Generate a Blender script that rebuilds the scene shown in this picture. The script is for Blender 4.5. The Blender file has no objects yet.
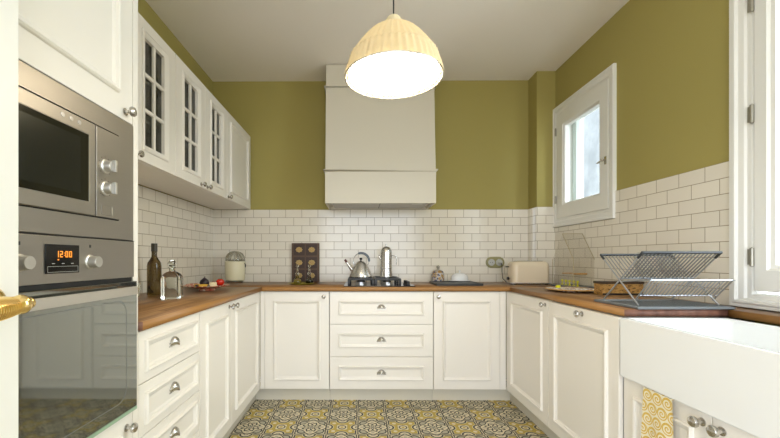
import bpy, bmesh, math, random
from mathutils import Matrix, Vector
random.seed(4)
PI = math.pi
sc = bpy.context.scene
COL = sc.collection

# ------------------------------------------------------------------ materials
class V:
    """socket wrapper with arithmetic"""
    def __init__(s, nt, so): s.nt, s.so = nt, so
    def _m(s, op, *args, clamp=False):
        n = s.nt.nodes.new('ShaderNodeMath'); n.operation = op; n.use_clamp = clamp
        for i, a in enumerate((s,) + args):
            if isinstance(a, V): s.nt.links.new(a.so, n.inputs[i])
            else: n.inputs[i].default_value = a
        return V(s.nt, n.outputs[0])
    def __add__(s, o): return s._m('ADD', o)
    def __sub__(s, o): return s._m('SUBTRACT', o)
    def __mul__(s, o): return s._m('MULTIPLY', o)
    def __truediv__(s, o): return s._m('DIVIDE', o)
    def lt(s, o): return s._m('LESS_THAN', o)
    def gt(s, o): return s._m('GREATER_THAN', o)
    def fn(s, op, *a): return s._m(op, *a)
    def band(s, c, w): return s._m('COMPARE', c, w)
    def OR(s, o): return s._m('MAXIMUM', o)
    def AND(s, o): return s._m('MULTIPLY', o)

def lin(c):
    return tuple(((x/255)/12.92 if x/255 <= .04045 else ((x/255+.055)/1.055)**2.4) for x in c) + (1,)

def mat(name, col, rough=.5, metal=0, **kw):
    m = bpy.data.materials.new(name); m.use_nodes = True
    b = m.node_tree.nodes['Principled BSDF']
    b.inputs['Base Color'].default_value = lin(col)
    b.inputs['Roughness'].default_value = rough
    b.inputs['Metallic'].default_value = metal
    for k, v in kw.items():
        b.inputs[k.replace('_', ' ')].default_value = v
    return m

def nodes(m):
    nt = m.node_tree
    return nt, nt.nodes['Principled BSDF'], nt.nodes.new, nt.links.new

def pos(nt, obj=True):
    n = nt.nodes.new('ShaderNodeTexCoord' if obj else 'ShaderNodeNewGeometry')
    so = n.outputs['Object'] if obj else n.outputs['Position']
    s = nt.nodes.new('ShaderNodeSeparateXYZ'); nt.links.new(so, s.inputs[0])
    return so, V(nt, s.outputs[0]), V(nt, s.outputs[1]), V(nt, s.outputs[2])

def comb(nt, x, y, z=0.0):
    c = nt.nodes.new('ShaderNodeCombineXYZ')
    for i, a in enumerate((x, y, z)):
        if isinstance(a, V): nt.links.new(a.so, c.inputs[i])
        else: c.inputs[i].default_value = a
    return c.outputs[0]

def mixc(nt, f, a, b):
    n = nt.nodes.new('ShaderNodeMix'); n.data_type = 'RGBA'
    if isinstance(f, V): nt.links.new(f.so, n.inputs[0])
    else: n.inputs[0].default_value = f
    for i, c in ((6, a), (7, b)):
        if isinstance(c, tuple): n.inputs[i].default_value = c
        else: nt.links.new(c, n.inputs[i])
    return n.outputs[2]

def noise(nt, vec, scale, detail=3, rough=.5):
    n = nt.nodes.new('ShaderNodeTexNoise'); n.inputs['Scale'].default_value = scale
    n.inputs['Detail'].default_value = detail; n.inputs['Roughness'].default_value = rough
    if vec is not None: nt.links.new(vec, n.inputs['Vector'])
    return V(nt, n.outputs[0])

def ramp(nt, f, stops):
    r = nt.nodes.new('ShaderNodeValToRGB'); nt.links.new(f.so, r.inputs[0])
    e = r.color_ramp.elements
    while len(e) < len(stops): e.new(.5)
    for i, (p, c) in enumerate(stops): e[i].position = p; e[i].color = c
    return r.outputs[0]

def bump(nt, b, h, strength=.2, dist=.01):
    n = nt.nodes.new('ShaderNodeBump'); n.inputs['Strength'].default_value = strength
    n.inputs['Distance'].default_value = dist
    nt.links.new(h.so if isinstance(h, V) else h, n.inputs['Height'])
    nt.links.new(n.outputs[0], b.inputs['Normal'])

def painted(name, col, rough=.38):
    m = mat(name, col, rough); nt, b, new, link = nodes(m)
    so, x, y, z = pos(nt)
    n = noise(nt, so, 55, 2)
    bump(nt, b, n, .03, .002)
    return m

M = {}
M['cream'] = painted('cream_lacquer', (236, 231, 222), .34)
M['white'] = painted('white_paint', (238, 237, 231), .4)
M['hoodpaint'] = painted('hood_paint', (214, 207, 190), .5)
M['plinth'] = painted('plinth_lacquer', (206, 200, 184), .4)
M['carcass'] = painted('carcass', (214, 210, 198), .5)
M['ceramic'] = mat('white_fireclay', (240, 241, 240), .1)
M['porcelain'] = mat('white_porcelain', (240, 240, 238), .15)
M['black'] = mat('black_enamel', (22, 22, 23), .35)
M['blackglass'] = mat('black_glass', (10, 10, 11), .08)
M['dark'] = mat('dark_shadow_gap', (20, 20, 20), .6)
M['chrome'] = mat('chrome', (205, 205, 205), .14, 1)
M['nickel'] = mat('nickel', (196, 193, 187), .25, 1)
M['polished'] = mat('polished_steel', (212, 211, 210), .26, 1)
M['wire'] = mat('wire_steel', (196, 198, 202), .32, 1)
M['wiredark'] = mat('rail_steel', (58, 60, 62), .45, .4)
M['slat'] = mat('slat_steel', (150, 152, 154), .4, .9)  # darker copy of the wire steel, shade of slat undersides put into colour
M['satin'] = mat('satin_dial', (206, 204, 198), .38, .85)
M['barsteel'] = mat('handle_bar_steel', (200, 195, 186), .5, .9)
M['greytray'] = mat('grey_plastic', (112, 116, 119), .45)
M['slate'] = mat('griddle_black', (52, 55, 58), .4)
M['greyplastic'] = mat('handle_grey', (100, 108, 116), .4)
M['red'] = mat('tomato_red', (196, 40, 20), .2)
M['fig'] = mat('fig_purple', (38, 26, 36), .35)
M['yellow'] = mat('cheese_yellow', (222, 178, 62), .5)
M['lime'] = mat('lime_yellow', (232, 226, 30), .4)
M['butter'] = mat('pale_cheese', (238, 224, 180), .5)
M['toaster'] = mat('toaster_cream', (228, 212, 184), .22)
M['juicer'] = mat('juicer_cream', (232, 224, 190), .25)
M['olive'] = mat('olive_enamel', (150, 144, 98), .35)
M['dishyellow'] = mat('olive_yellow_glaze', (176, 166, 62), .3)
M['brass'] = mat('polished_brass', (236, 208, 142), .2, 1)
M['seal'] = mat('seal_green', (150, 178, 150), .35)
M['rubber'] = mat('black_rubber', (26, 26, 26), .7)
M['soft'] = mat('socket_grey', (188, 188, 182), .35)
M['oil'] = mat('dark_vinegar', (24, 12, 8), .1)
M['oak'] = mat('light_wood', (200, 150, 78), .5)
M['gland'] = mat('shade_cap', (226, 214, 178), .4)
M['screwdark'] = mat('hinge_bronze', (165, 162, 150), .35, .8)

def steel():
    m = mat('brushed_stainless', (168, 164, 157), .38, 1); nt, b, new, link = nodes(m)
    so, x, y, z = pos(nt)
    n = noise(nt, comb(nt, x*4.0, y*4.0, z*600.0), 1, 2)
    link(ramp(nt, n, [(.3, (.33,)*3+(1,)), (.7, (.42,)*3+(1,))]), b.inputs['Roughness'])
    return m
M['steel'] = steel()

def tinted_mirror(name, col, rough, metal):
    return mat(name, col, rough, metal)
M['ovenglass'] = mat('oven_glass', (150, 153, 148), .045, .93)
M['mwglass'] = mat('microwave_glass', (62, 64, 60), .22, .85)
M['mwblack'] = mat('microwave_black_glass', (34, 34, 28), .12, .3)

def glass(name, tint=(1, 1, 1, 1), ior=1.45, rough=0.0, extra=0.0, edge=None):
    m = bpy.data.materials.new(name); m.use_nodes = True
    nt = m.node_tree; nt.nodes.clear(); new = nt.nodes.new
    o = new('ShaderNodeOutputMaterial'); t = new('ShaderNodeBsdfTransparent'); g = new('ShaderNodeBsdfGlossy')
    f = new('ShaderNodeLayerWeight'); x = new('ShaderNodeMixShader'); f.inputs[0].default_value = .5
    t.inputs[0].default_value = tint
    if edge:
        e_ = V(nt, f.outputs['Facing']).fn('POWER', 2.2)
        nt.links.new(mixc(nt, e_, tint, edge), t.inputs[0])
    g.inputs['Roughness'].default_value = max(rough, .01)
    f0 = ((ior-1)/(ior+1))**2
    v = V(nt, f.outputs['Facing']).fn('POWER', 5.0)*(1-f0) + (f0 + extra)
    nt.links.new(v.so, x.inputs[0]); nt.links.new(t.outputs[0], x.inputs[1]); nt.links.new(g.outputs[0], x.inputs[2])
    nt.links.new(x.outputs[0], o.inputs[0])
    return m
M['pane'] = glass('window_glass', (.96, .98, .97, 1))
M['cabglass'] = glass('cabinet_glass', (.62, .64, .62, 1), extra=.04)
M['clear'] = glass('clear_glass', (.93, .95, .91, 1), extra=.05)
M['acrylic'] = glass('clear_acrylic', (.965, .96, .945, 1), 1.3, .02, .01)
M['bottle'] = glass('bottle_glass', (.42, .34, .16, 1), 1.5, .03, .03, (.10, .08, .03, 1))
M['clear'] = glass('clear_glass', (.93, .94, .90, 1), 1.3, .01, .0, (.38, .39, .32, 1))
M['acrylic'] = glass('clear_acrylic', (.965, .96, .945, 1), 1.3, .02, .01)
def real_glass(name, col, rough=0.0, ior=1.45):
    m = mat(name, col, rough, 0); b = m.node_tree.nodes['Principled BSDF']
    b.inputs['Transmission Weight'].default_value = 1; b.inputs['IOR'].default_value = ior
    return m
M['bottle'] = real_glass('bottle_glass', (112, 92, 48), .03)
M['clear'] = real_glass('clear_glass', (244, 246, 238))
M['plateglass'] = glass('plate_glass', (.965, .975, .98, 1), extra=.02, edge=(.86, .88, .89, 1))

def tiles(name, axis, off, colour=(235, 228, 213)):
    m = mat(name, colour, .16); nt, b, new, link = nodes(m)
    so, x, y, z = pos(nt, False)
    h = {'x': x, 'y': y}[axis]
    br = new('ShaderNodeTexBrick'); br.offset = .5; br.squash = 1
    br.inputs['Scale'].default_value = 1; br.inputs['Brick Width'].default_value = .1505
    br.inputs['Row Height'].default_value = .075; br.inputs['Mortar Size'].default_value = .0021
    br.inputs['Mortar Smooth'].default_value = .35; br.inputs['Bias'].default_value = -.2
    br.inputs['Color1'].default_value = lin(colour)
    br.inputs['Color2'].default_value = lin(tuple(c-6 for c in colour))
    br.inputs['Mortar'].default_value = lin((158, 143, 116))
    link(comb(nt, h + off, z - .887), br.inputs['Vector'])
    link(br.outputs['Color'], b.inputs['Base Color'])
    w = noise(nt, so, 9, 2)
    f = V(nt, br.outputs['Fac'])
    link((f*.6 + .14).so, b.inputs['Roughness'])
    bump(nt, b, (f*-1.0) + w*.5, .3, .003)
    return m
M['tile_back'] = tiles('glazed_tiles_back', 'x', 1.22 + .1505*10)
M['tile_side'] = tiles('glazed_tiles_side', 'y', .03)

def wallpaint(name, col, r=.75):
    m = mat(name, col, r); nt, b, new, link = nodes(m)
    so, x, y, z = pos(nt, False)
    n = noise(nt, so, 160, 3); bump(nt, b, n, .06, .002)
    return m
M['green'] = wallpaint('olive_wall_paint', (167, 155, 88))
M['ceiling'] = wallpaint('ceiling_paint', (248, 242, 235))

def wood(name, axis, base=0):
    m = mat(name, (160, 108, 60), .36); nt, b, new, link = nodes(m)
    so, x, y, z = pos(nt, False)
    a, c = (x, y) if axis == 'x' else (y, x)
    st = (c/.045).fn('FLOOR')
    seg = ((a + st*.37)/.55).fn('FLOOR')
    wn = new('ShaderNodeTexWhiteNoise'); wn.noise_dimensions = '2D'; link(comb(nt, st, seg), wn.inputs['Vector'])
    n = noise(nt, comb(nt, a*3.0, c*55.0, z*55.0 + st*3.1), 1, 4, .6)
    f = n*.75 + V(nt, wn.outputs['Value'])*.25
    link(ramp(nt, f, [(.25, lin((104, 70, 42))), (.5, lin((143, 104, 64))), (.75, lin((170, 130, 86)))]), b.inputs['Base Color'])
    bump(nt, b, n, .05, .001)
    return m
M['woodx'] = wood('worktop_oak_across', 'x'); M['woody'] = wood('worktop_oak_along', 'y')
M['edge'] = mat('oiled_front_edge', (160, 114, 60), .4)
M['endgrain'] = mat('worktop_end_grain', (112, 74, 60), .45)
def endg():
    m = M['endgrain']; nt, b, new, link = nodes(m); so, x, y, z = pos(nt, False)
    n = noise(nt, comb(nt, x*30.0, y*30.0, z*14.0), 1, 4)
    link(ramp(nt, n, [(.3, lin((92, 58, 46))), (.7, lin((134, 92, 74)))]), b.inputs['Base Color'])
endg()

def floor_mat():
    m = mat('hydraulic_floor_tiles', (200, 190, 150), .55); nt, b, new, link = nodes(m)
    so, x, y, z = pos(nt, False)
    px = (x + .418)/.2; py = (y + .084)/.2
    ix = px.fn('FLOOR'); iy = py.fn('FLOOR')
    a = (px - ix)*2.0 - 1.0; c = (py - iy)*2.0 - 1.0
    par = ((ix + iy)*.5).fn('FRACT').gt(.25)       # 1 = yellow tile
    r = (a*a + c*c).fn('SQRT')
    th = c.fn('ARCTAN2', a)
    aa = a.fn('ABSOLUTE'); ac = c.fn('ABSOLUTE')
    mx = aa.OR(ac); e = (mx*-1.0) + 1.0
    bl = aa.fn('MINIMUM', ac)
    # distance to middle of nearest tile side
    d1 = (e*e + bl*bl).fn('SQRT')
    dd = ((aa - .55)*(aa - .55) + (ac - .55)*(ac - .55)).fn('SQRT')
    CR = lin((216, 206, 176)); BK = lin((16, 18, 24)); YE = lin((184, 160, 66)); GR = lin((132, 130, 122)); DY = lin((150, 130, 46))
    # yellow tile
    col = mixc(nt, dd.lt(.13), YE, CR)
    col = mixc(nt, ((th*4.0).fn('COSINE')*.05 + r).lt(.42), col, DY)
    col = mixc(nt, ((th*4.0).fn('COSINE')*.05 + r).lt(.38), col, CR)
    col = mixc(nt, r.band(.24, .04), col, BK)
    col = mixc(nt, r.lt(.1), col, YE)
    col = mixc(nt, e.lt(.17), col, CR)
    col = mixc(nt, e.band(.10, .045), col, BK)
    col = mixc(nt, d1.lt(.46), col, CR)
    col = mixc(nt, d1.band(.36, .055), col, BK)
    col = mixc(nt, d1.lt(.3), col, CR)
    yel = mixc(nt, d1.band(.12, .05), col, GR)
    # ornate tile
    o = mixc(nt, e.lt(.16), lin((170, 165, 146)), CR)
    o = mixc(nt, e.band(.05, .035), o, BK)
    o = mixc(nt, dd.band(.30, .045), o, BK)
    pet = (th*4.0).fn('COSINE')*.13
    o = mixc(nt, (r - pet).lt(.86), o, BK)
    o = mixc(nt, (r - pet).lt(.79), o, CR)
    ac8 = (th*8.0).fn('COSINE')
    o = mixc(nt, (r + ac8*.10).band(.50, .065), o, BK)
    o = mixc(nt, (r - ac8*.08).band(.25, .06), o, BK)
    o = mixc(nt, bl.lt(.10).AND(r.gt(.56)).AND(r.lt(.80)), o, lin((176, 170, 150)))
    orn = mixc(nt, r.lt(.12), o, GR)
    fin = mixc(nt, par, orn, yel)
    fin = mixc(nt, e.lt(.008), fin, lin((120, 112, 90)))
    n = noise(nt, so, 40, 4)
    fin = mixc(nt, n*.06, fin, lin((150, 142, 112)))
    link(fin, b.inputs['Base Color'])
    return m
M['floor'] = floor_mat()

def shade_mat():
    m = bpy.data.materials.new('pleated_shade'); m.use_nodes = True
    nt = m.node_tree; nt.nodes.clear(); new = nt.nodes.new
    o = new('ShaderNodeOutputMaterial'); d = new('ShaderNodeBsdfDiffuse'); t = new('ShaderNodeBsdfTranslucent'); x = new('ShaderNodeMixShader')
    d.inputs[0].default_value = lin((226, 212, 178)); t.inputs[0].default_value = lin((248, 240, 218)); x.inputs[0].default_value = .3
    nt.links.new(d.outputs[0], x.inputs[1]); nt.links.new(t.outputs[0], x.inputs[2]); nt.links.new(x.outputs[0], o.inputs[0])
    return m
M['shade'] = shade_mat()

def emit(name, col, s):
    m = mat(name, (255, 255, 255), .5); b = m.node_tree.nodes['Principled BSDF']
    b.inputs['Emission Color'].default_value = lin(col); b.inputs['Emission Strength'].default_value = s
    return m
M['lampglow'] = emit('lit_diffuser', (255, 236, 205), 13)
M['led'] = emit('orange_digits', (255, 150, 40), 1.1); M['led'].node_tree.nodes['Principled BSDF'].inputs['Base Color'].default_value = (0, 0, 0, 1)

def towel_mat():
    m = mat('scroll_print_cotton', (232, 222, 190), .9); nt, b, new, link = nodes(m)
    so, x, y, z = pos(nt)
    u = x/.046; w = z/.046
    iy = w.fn('FLOOR'); u = u + (iy*.5).fn('FRACT')
    fa = (u - u.fn('FLOOR')) - .5; fb = (w - iy) - .5
    r = (fa*fa + fb*fb).fn('SQRT'); th = fb.fn('ARCTAN2', fa)
    sp = (r*26.0 - th).fn('SINE').gt(.15).AND(r.lt(.40))
    ring = r.band(.45, .045)
    f = sp.OR(ring)
    link(mixc(nt, f, lin((234, 226, 200)), lin((214, 178, 74))), b.inputs['Base Color'])
    n = noise(nt, so, 900, 1); bump(nt, b, n, .3, .001)
    return m
M['towel'] = towel_mat()

def speck(name, base, c1, c2, scale, thr=.5):
    m = mat(name, base, .5); nt, b, new, link = nodes(m)
    so, x, y, z = pos(nt)
    v = new('ShaderNodeTexVoronoi'); v.inputs['Scale'].default_value = scale; link(so, v.inputs['Vector'])
    h = new('ShaderNodeSeparateColor'); link(v.outputs['Color'], h.inputs[0])
    k = V(nt, h.outputs[0])
    c = mixc(nt, k.gt(thr), lin(base), lin(c1)); c = mixc(nt, V(nt, h.outputs[1]).gt(.72), c, lin(c2))
    link(c, b.inputs['Base Color']); return m
M['plaque'] = mat('carved_dark_wood', (66, 46, 36), .55)
M['rosette'] = mat('gilt_carving', (182, 152, 92), .5)
M['plaqueframe'] = mat('plaque_frame', (92, 68, 48), .55)
M['redplate'] = speck('red_painted_plate', (208, 136, 106), (186, 84, 62), (236, 222, 200), 70)
M['cookie'] = speck('dotted_plate', (246, 244, 240), (238, 230, 222), (150, 96, 74), 60)
M['jar'] = speck('painted_jar', (206, 196, 186), (190, 150, 84), (92, 98, 128), 75)
M['patina'] = mat('amber_rim', (196, 146, 70), .4)

def crate_mat():
    m = mat('printed_box', (186, 146, 82), .5); nt, b, new, link = nodes(m)
    so, x, y, z = pos(nt)
    n = noise(nt, comb(nt, x*60.0, y*60.0, z*140.0), 1, 4, .7)
    c = ramp(nt, n, [(.4, lin((196, 152, 84))), (.56, lin((168, 124, 62))), (.62, lin((60, 42, 26)))])
    link(c, b.inputs['Base Color']); return m
M['crate'] = crate_mat()
M['outside'] = wallpaint('rendered_wall', (122, 125, 126), .9)
_nt, _b, _n, _l = nodes(M['outside']); _so = pos(_nt)[0]
_l(ramp(_nt, noise(_nt, _so, 2.2, 5, .6), [(.35, lin((104, 108, 110))), (.65, lin((134, 137, 138)))]), _b.inputs['Base Color'])
M['outframe'] = mat('outer_frame_paint', (206, 214, 208), .5)

# ------------------------------------------------------------------ mesh builder
class MB:
    def __init__(s): s.bm = bmesh.new()
    def _tag(s, fs, mi):
        for f in fs: f.material_index = mi
    def box(s, a, b, mi=0, bev=0, seg=2):
        a2 = [min(p, q) for p, q in zip(a, b)]; b2 = [max(p, q) for p, q in zip(a, b)]
        t = bmesh.new(); bmesh.ops.create_cube(t, size=1)
        for v in t.verts:
            v.co = Vector([a2[i] + (v.co[i] + .5)*(b2[i] - a2[i]) for i in range(3)])
        if bev: bmesh.ops.bevel(t, geom=list(t.edges), offset=bev, segments=seg, affect='EDGES', profile=.5)
        s.merge(t, mi); return s
    def merge(s, t, mi=None, mtx=None):
        if mtx is not None: bmesh.ops.transform(t, matrix=mtx, verts=t.verts)
        if mi is not None:
            for f in t.faces: f.material_index = mi
        me = bpy.data.meshes.new('tmp'); t.to_mesh(me); s.bm.from_mesh(me); bpy.data.meshes.remove(me); t.free()
    def prism(s, poly, z0, z1, mi=0, side=None):
        vb = [s.bm.verts.new((x, y, z0)) for x, y in poly]; vt = [s.bm.verts.new((x, y, z1)) for x, y in poly]
        n = len(poly)
        f = [s.bm.faces.new(vt), s.bm.faces.new(vb[::-1])]; s._tag(f, mi)
        for i in range(n):
            q = s.bm.faces.new((vb[i], vb[(i+1) % n], vt[(i+1) % n], vt[i])); q.material_index = side[i] if side else mi
        return s
    def lathe(s, prof, seg=32, c=(0, 0, 0), axis='z', mi=0, flute=0, nf=0, squash=(1, 1)):
        t = bmesh.new(); rings = []
        for r, z in prof:
            if r < 1e-6: rings.append([t.verts.new((0, 0, z))])
            else:
                ring = []
                for i in range(seg):
                    a = 2*PI*i/seg; rr = r*(1 + (flute*math.cos(nf*a) if flute else 0))
                    ring.append(t.verts.new((rr*math.cos(a)*squash[0], rr*math.sin(a)*squash[1], z)))
                rings.append(ring)
        for p, q in zip(rings, rings[1:]):
            if len(p) == 1 and len(q) == 1: continue
            for i in range(seg):
                j = (i+1) % seg
                if len(p) == 1: t.faces.new((p[0], q[j], q[i]))
                elif len(q) == 1: t.faces.new((p[i], p[j], q[0]))
                else: t.faces.new((p[i], p[j], q[j], q[i]))
        mt = Matrix.Identity(4)
        if axis == 'y': mt = Matrix.Rotation(PI/2, 4, 'X')      # +z -> -y
        if axis == 'x': mt = Matrix.Rotation(PI/2, 4, 'Y')      # +z -> +x
        s.merge(t, mi, Matrix.Translation(c) @ mt); return s
    def tube(s, pts, r, seg=8, mi=0, closed=False):
        pts = [Vector(p) for p in pts]; n = len(pts)
        rs = r if isinstance(r, (list, tuple)) else [r]*n
        t = bmesh.new(); rings = []; up = None
        for i, p in enumerate(pts):
            if closed: d = (pts[(i+1) % n] - pts[i-1]).normalized()
            else: d = ((pts[i+1] if i+1 < n else p) - (pts[i-1] if i else p)).normalized()
            if up is None: up = Vector((0, 0, 1)) if abs(d.z) < .9 else Vector((1, 0, 0))
            u = (up - d*up.dot(d)).normalized(); w = d.cross(u); up = u
            rings.append([t.verts.new(p + (u*math.cos(2*PI*k/seg) + w*math.sin(2*PI*k/seg))*rs[i]) for k in range(seg)])
        prs = list(zip(rings, rings[1:])) + ([(rings[-1], rings[0])] if closed else [])
        for a, b in prs:
            for k in range(seg):
                t.faces.new((a[k], a[(k+1) % seg], b[(k+1) % seg], b[k]))
        if not closed: t.faces.new(rings[0][::-1]); t.faces.new(rings[-1])
        s.merge(t, mi); return s
    def rings(s, x0, z0, w, h, prof, cap=True, mi=0):
        """nested rectangles in the xz plane; prof = (inset_x, inset_z, y)"""
        loops = []
        for ix, iz, y in prof:
            loops.append([s.bm.verts.new(p) for p in ((x0+ix, y, z0+iz), (x0+w-ix, y, z0+iz), (x0+w-ix, y, z0+h-iz), (x0+ix, y, z0+h-iz))])
        for a, b in zip(loops, loops[1:]):
            for i in range(4):
                f = s.bm.faces.new((a[i], a[(i+1) % 4], b[(i+1) % 4], b[i])); f.material_index = mi
        if cap: f = s.bm.faces.new(loops[-1]); f.material_index = mi
        return s
    def sphere(s, c, r, mi=0, sc_=(1, 1, 1), u=20, v=12):
        t = bmesh.new(); bmesh.ops.create_uvsphere(t, u_segments=u, v_segments=v, radius=r)
        s.merge(t, mi, Matrix.Translation(c) @ Matrix.Diagonal((*sc_, 1))); return s
    def build(s, name, mats, parent=None, label=None, ang=38, fix=True):
        bm = s.bm
        if fix:
            bmesh.ops.remove_doubles(bm, verts=bm.verts, dist=1e-6)
            bmesh.ops.recalc_face_normals(bm, faces=bm.faces)
        for f in bm.faces: f.smooth = True
        lim = math.radians(ang)
        for e in bm.edges:
            if len(e.link_faces) == 2 and e.calc_face_angle(0) > lim: e.smooth = False
        me = bpy.data.meshes.new(name); bm.to_mesh(me); bm.free()
        for m in (mats if isinstance(mats, (list, tuple)) else [mats]): me.materials.append(m if not isinstance(m, str) else M[m])
        o = bpy.data.objects.new(name, me); COL.objects.link(o)
        if fix and len(me.polygons) < 6000:
            wn = o.modifiers.new('normals', 'WEIGHTED_NORMAL'); wn.keep_sharp = True; wn.weight = 100
        if parent: o.parent = parent
        if label: o['label'] = label
        return o

def thing(name, label, cat, loc=(0, 0, 0), rz=0, group=None):
    o = bpy.data.objects.new(name, None); COL.objects.link(o); o.empty_display_size = .05
    o.location = loc; o.rotation_euler = (0, 0, math.radians(rz)); o['label'] = label; o['category'] = cat
    if group: o['group'] = group
    return o
def tag(o, label, cat, group=None, loc=None, rz=None):
    o['label'] = label; o['category'] = cat
    if group: o['group'] = group
    if loc: o.location = loc
    if rz is not None: o.rotation_euler = (0, 0, math.radians(rz))
    return o
def struct(o, label=None):
    o['kind'] = 'structure'
    if label: o['label'] = label
    return o

# ------------------------------------------------------------------ room numbers
XL, XR, YB, ZC = -1.377, 1.727, 3.436, 2.762
YR = -2.3
CT, CB = .887, .857        # worktop top / bottom
BX, RX, BY = -.77, 1.12, 2.833   # cabinet front planes
T = .008                  # tile thickness

# floor, ceiling
struct(MB().box((XL-.2, YR-.2, -.1), (XR+.3, YB+.2, 0)).build('floor', 'floor'), 'yellow, cream and black patterned cement tile floor')
struct(MB().box((XL-.2, YR-.2, ZC), (XR+.3, YB+.2, ZC+.1)).build('ceiling', 'ceiling'), 'plain off-white ceiling')
# walls
wl = struct(MB().box((XL-.2, -.15, 0), (XL, YB+.2, ZC)).box((XL-.2, YR-.2, 2.35), (XL, -.15, ZC)).box((XL-.2, YR-.2, 0), (XL, YR+.1, 2.35)).build('wall_left', 'green', fix=False), 'olive green wall above the glazed wall cabinets')  # unseen near part left open, added to give the right run fill light
struct(MB().box((XL, 1.27, CT), (XL+T, YB, 1.562)).build('tile_panel', 'tile_side', wl), 'cream brick-laid wall tiles')
wb = struct(MB().box((XL, YB, 0), (XR+.2, YB+.2, ZC)).build('wall_back', 'green'), 'olive green wall behind the extractor hood')
struct(MB().box((XL, YB-T, CT), (1.563, YB, 1.562)).build('tile_panel', 'tile_back', wb), 'cream brick-laid wall tiles')
wc = struct(MB().box((1.563, 3.27, 0), (XR, YB, ZC)).build('wall_corner', 'green'), 'boxed-out olive green wall column in the corner')
struct(MB().box((1.563-T, 3.27-T, CT), (XR-T, 3.27, 1.562)).box((1.563-T, 3.27, CT), (1.563, YB-T, 1.562), 1).build('tile_panel', ['tile_back', 'tile_side'], wc), 'cream brick-laid wall tiles')
# right wall with two openings: small window y 2.60..3.22 z 1.47..2.36 ; tall window y .55..1.64 z .93..2.5
W1 = (2.60, 3.225, 1.48, 2.335); W2 = (.45, 1.655, .93, 2.55); TH = .22
m = MB(); x0, x1 = XR, XR+TH
def wseg(y0, y1, z0, z1): m.box((x0, y0, z0), (x1, y1, z1))
wseg(W1[1], YB, 0, ZC); wseg(W1[0], W1[1], 0, W1[2]); wseg(W1[0], W1[1], W1[3], ZC)
wseg(W2[1], W1[0], 0, ZC); wseg(W2[0], W2[1], 0, W2[2]); wseg(W2[0], W2[1], W2[3], ZC); wseg(YR, W2[0], 0, ZC)
wr = struct(m.build('wall_right', 'green', fix=False), 'olive green wall with the small hinged window')
m = MB()
m.box((XR-T, 1.72, CT), (XR, 2.495, 1.562)).box((XR-T, 2.495, CT), (XR, 3.29-.02, 1.375))
struct(m.build('tile_panel', 'tile_side', wr), 'cream brick-laid wall tiles')
# rear wall behind the camera, with a wide unglazed opening added to let in frontal fill
m = MB()
m.box((XL, YR-.2, 0), (-1.1, YR, ZC)).box((1.4, YR-.2, 0), (XR, YR, ZC)).box((-1.1, YR-.2, 2.35), (1.4, YR, ZC))
struct(m.build('wall_rear', 'green', fix=False), 'olive green wall with a wide opening behind the viewer')

# ------------------------------------------------------------------ hardware
def knob(parent, x, y, z, r=.0125, name='knob', s=1.0):
    s *= 1.22
    p = [(0, 0), (.010, 0), (.010, .002), (.0052, .004), (.0045, .012), (.007, .015), (r, .018), (r*1.06, .022), (r*.92, .026), (r*.5, .0285), (0, .029)]
    return MB().lathe([(a*s, b*s) for a, b in p], 20, (x, y, z), 'y').build(name, 'nickel', parent)
def cup_pull(parent, x, y, z):
    m = MB(); t = bmesh.new(); W, D, H = .033, .026, .036; grid = []
    nu, nv = 14, 8
    for i in range(nu+1):
        a = PI*i/nu; row = []
        for j in range(nv+1):
            e = PI/2*j/nv
            row.append(t.verts.new((-W*math.cos(a)*(1 if j == 0 else math.cos(e)*.999 + .001), -D*math.sin(e)*math.sin(a)**.6 if 0 < i < nu else 0, H*math.sin(a)*math.cos(e) - .008)))
        grid.append(row)
    for i in range(nu):
        for j in range(nv): t.faces.new((grid[i][j], grid[i+1][j], grid[i+1][j+1], grid[i][j+1]))
    bmesh.ops.solidify(t, geom=t.faces[:], thickness=.002)
    m.merge(t, 0, Matrix.Translation((x, y, z)))
    m.box((x-.037, y-.002, z-.011), (x+.037, y, z-.006), 0)
    m.lathe([(0, 0), (.0035, 0), (.003, .0025), (0, .003)], 10, (x-.032, y, z+.004), 'y').lathe([(0, 0), (.0035, 0), (.003, .0025), (0, .003)], 10, (x+.032, y, z+.004), 'y')
    return m.build('cup_pull', 'nickel', parent)

def front_prof(i, t=.02):
    return [(0, 0, t), (0, 0, .0015), (.0015, .0015, 0), (i, i, 0), (i+.0015, i+.0015, -.008), (i+.006, i+.006, -.013), (i+.012, i+.012, -.011),
            (i+.016, i+.016, -.004), (i+.021, i+.021, -.003), (i+.026, i+.026, .001), (i+.028, i+.028, .0015)]
def door_front(parent, x, z, w, h, name='door', inset=.068, t=.02, label=None):
    """panelled front; local frame: x along the run, front faces -y, y=0 is its face"""
    g = .0015; m = MB()
    m.rings(x+g, z+g, w-2*g, h-2*g, front_prof(inset, t))
    m.rings(x+g, z+g, w-2*g, h-2*g, [(0, 0, t), (.01, .01, t)], cap=True)
    return m.build(name, 'cream', parent, label, ang=5)
def carcass(parent, w, h, d, z=.0, y=.022, name='carcass', mname='carcass'):
    return MB().box((.001, y, z), (w-.001, y+d, z+h)).build(name, mname, parent)
def plinth(parent, w, x0=0, h=.097):
    return MB().box((x0, .05, 0), (x0+w, .066, h)).build('plinth', 'plinth', parent)

DZ = .10; DH = .752   # base fronts from .10 to .852

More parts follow.
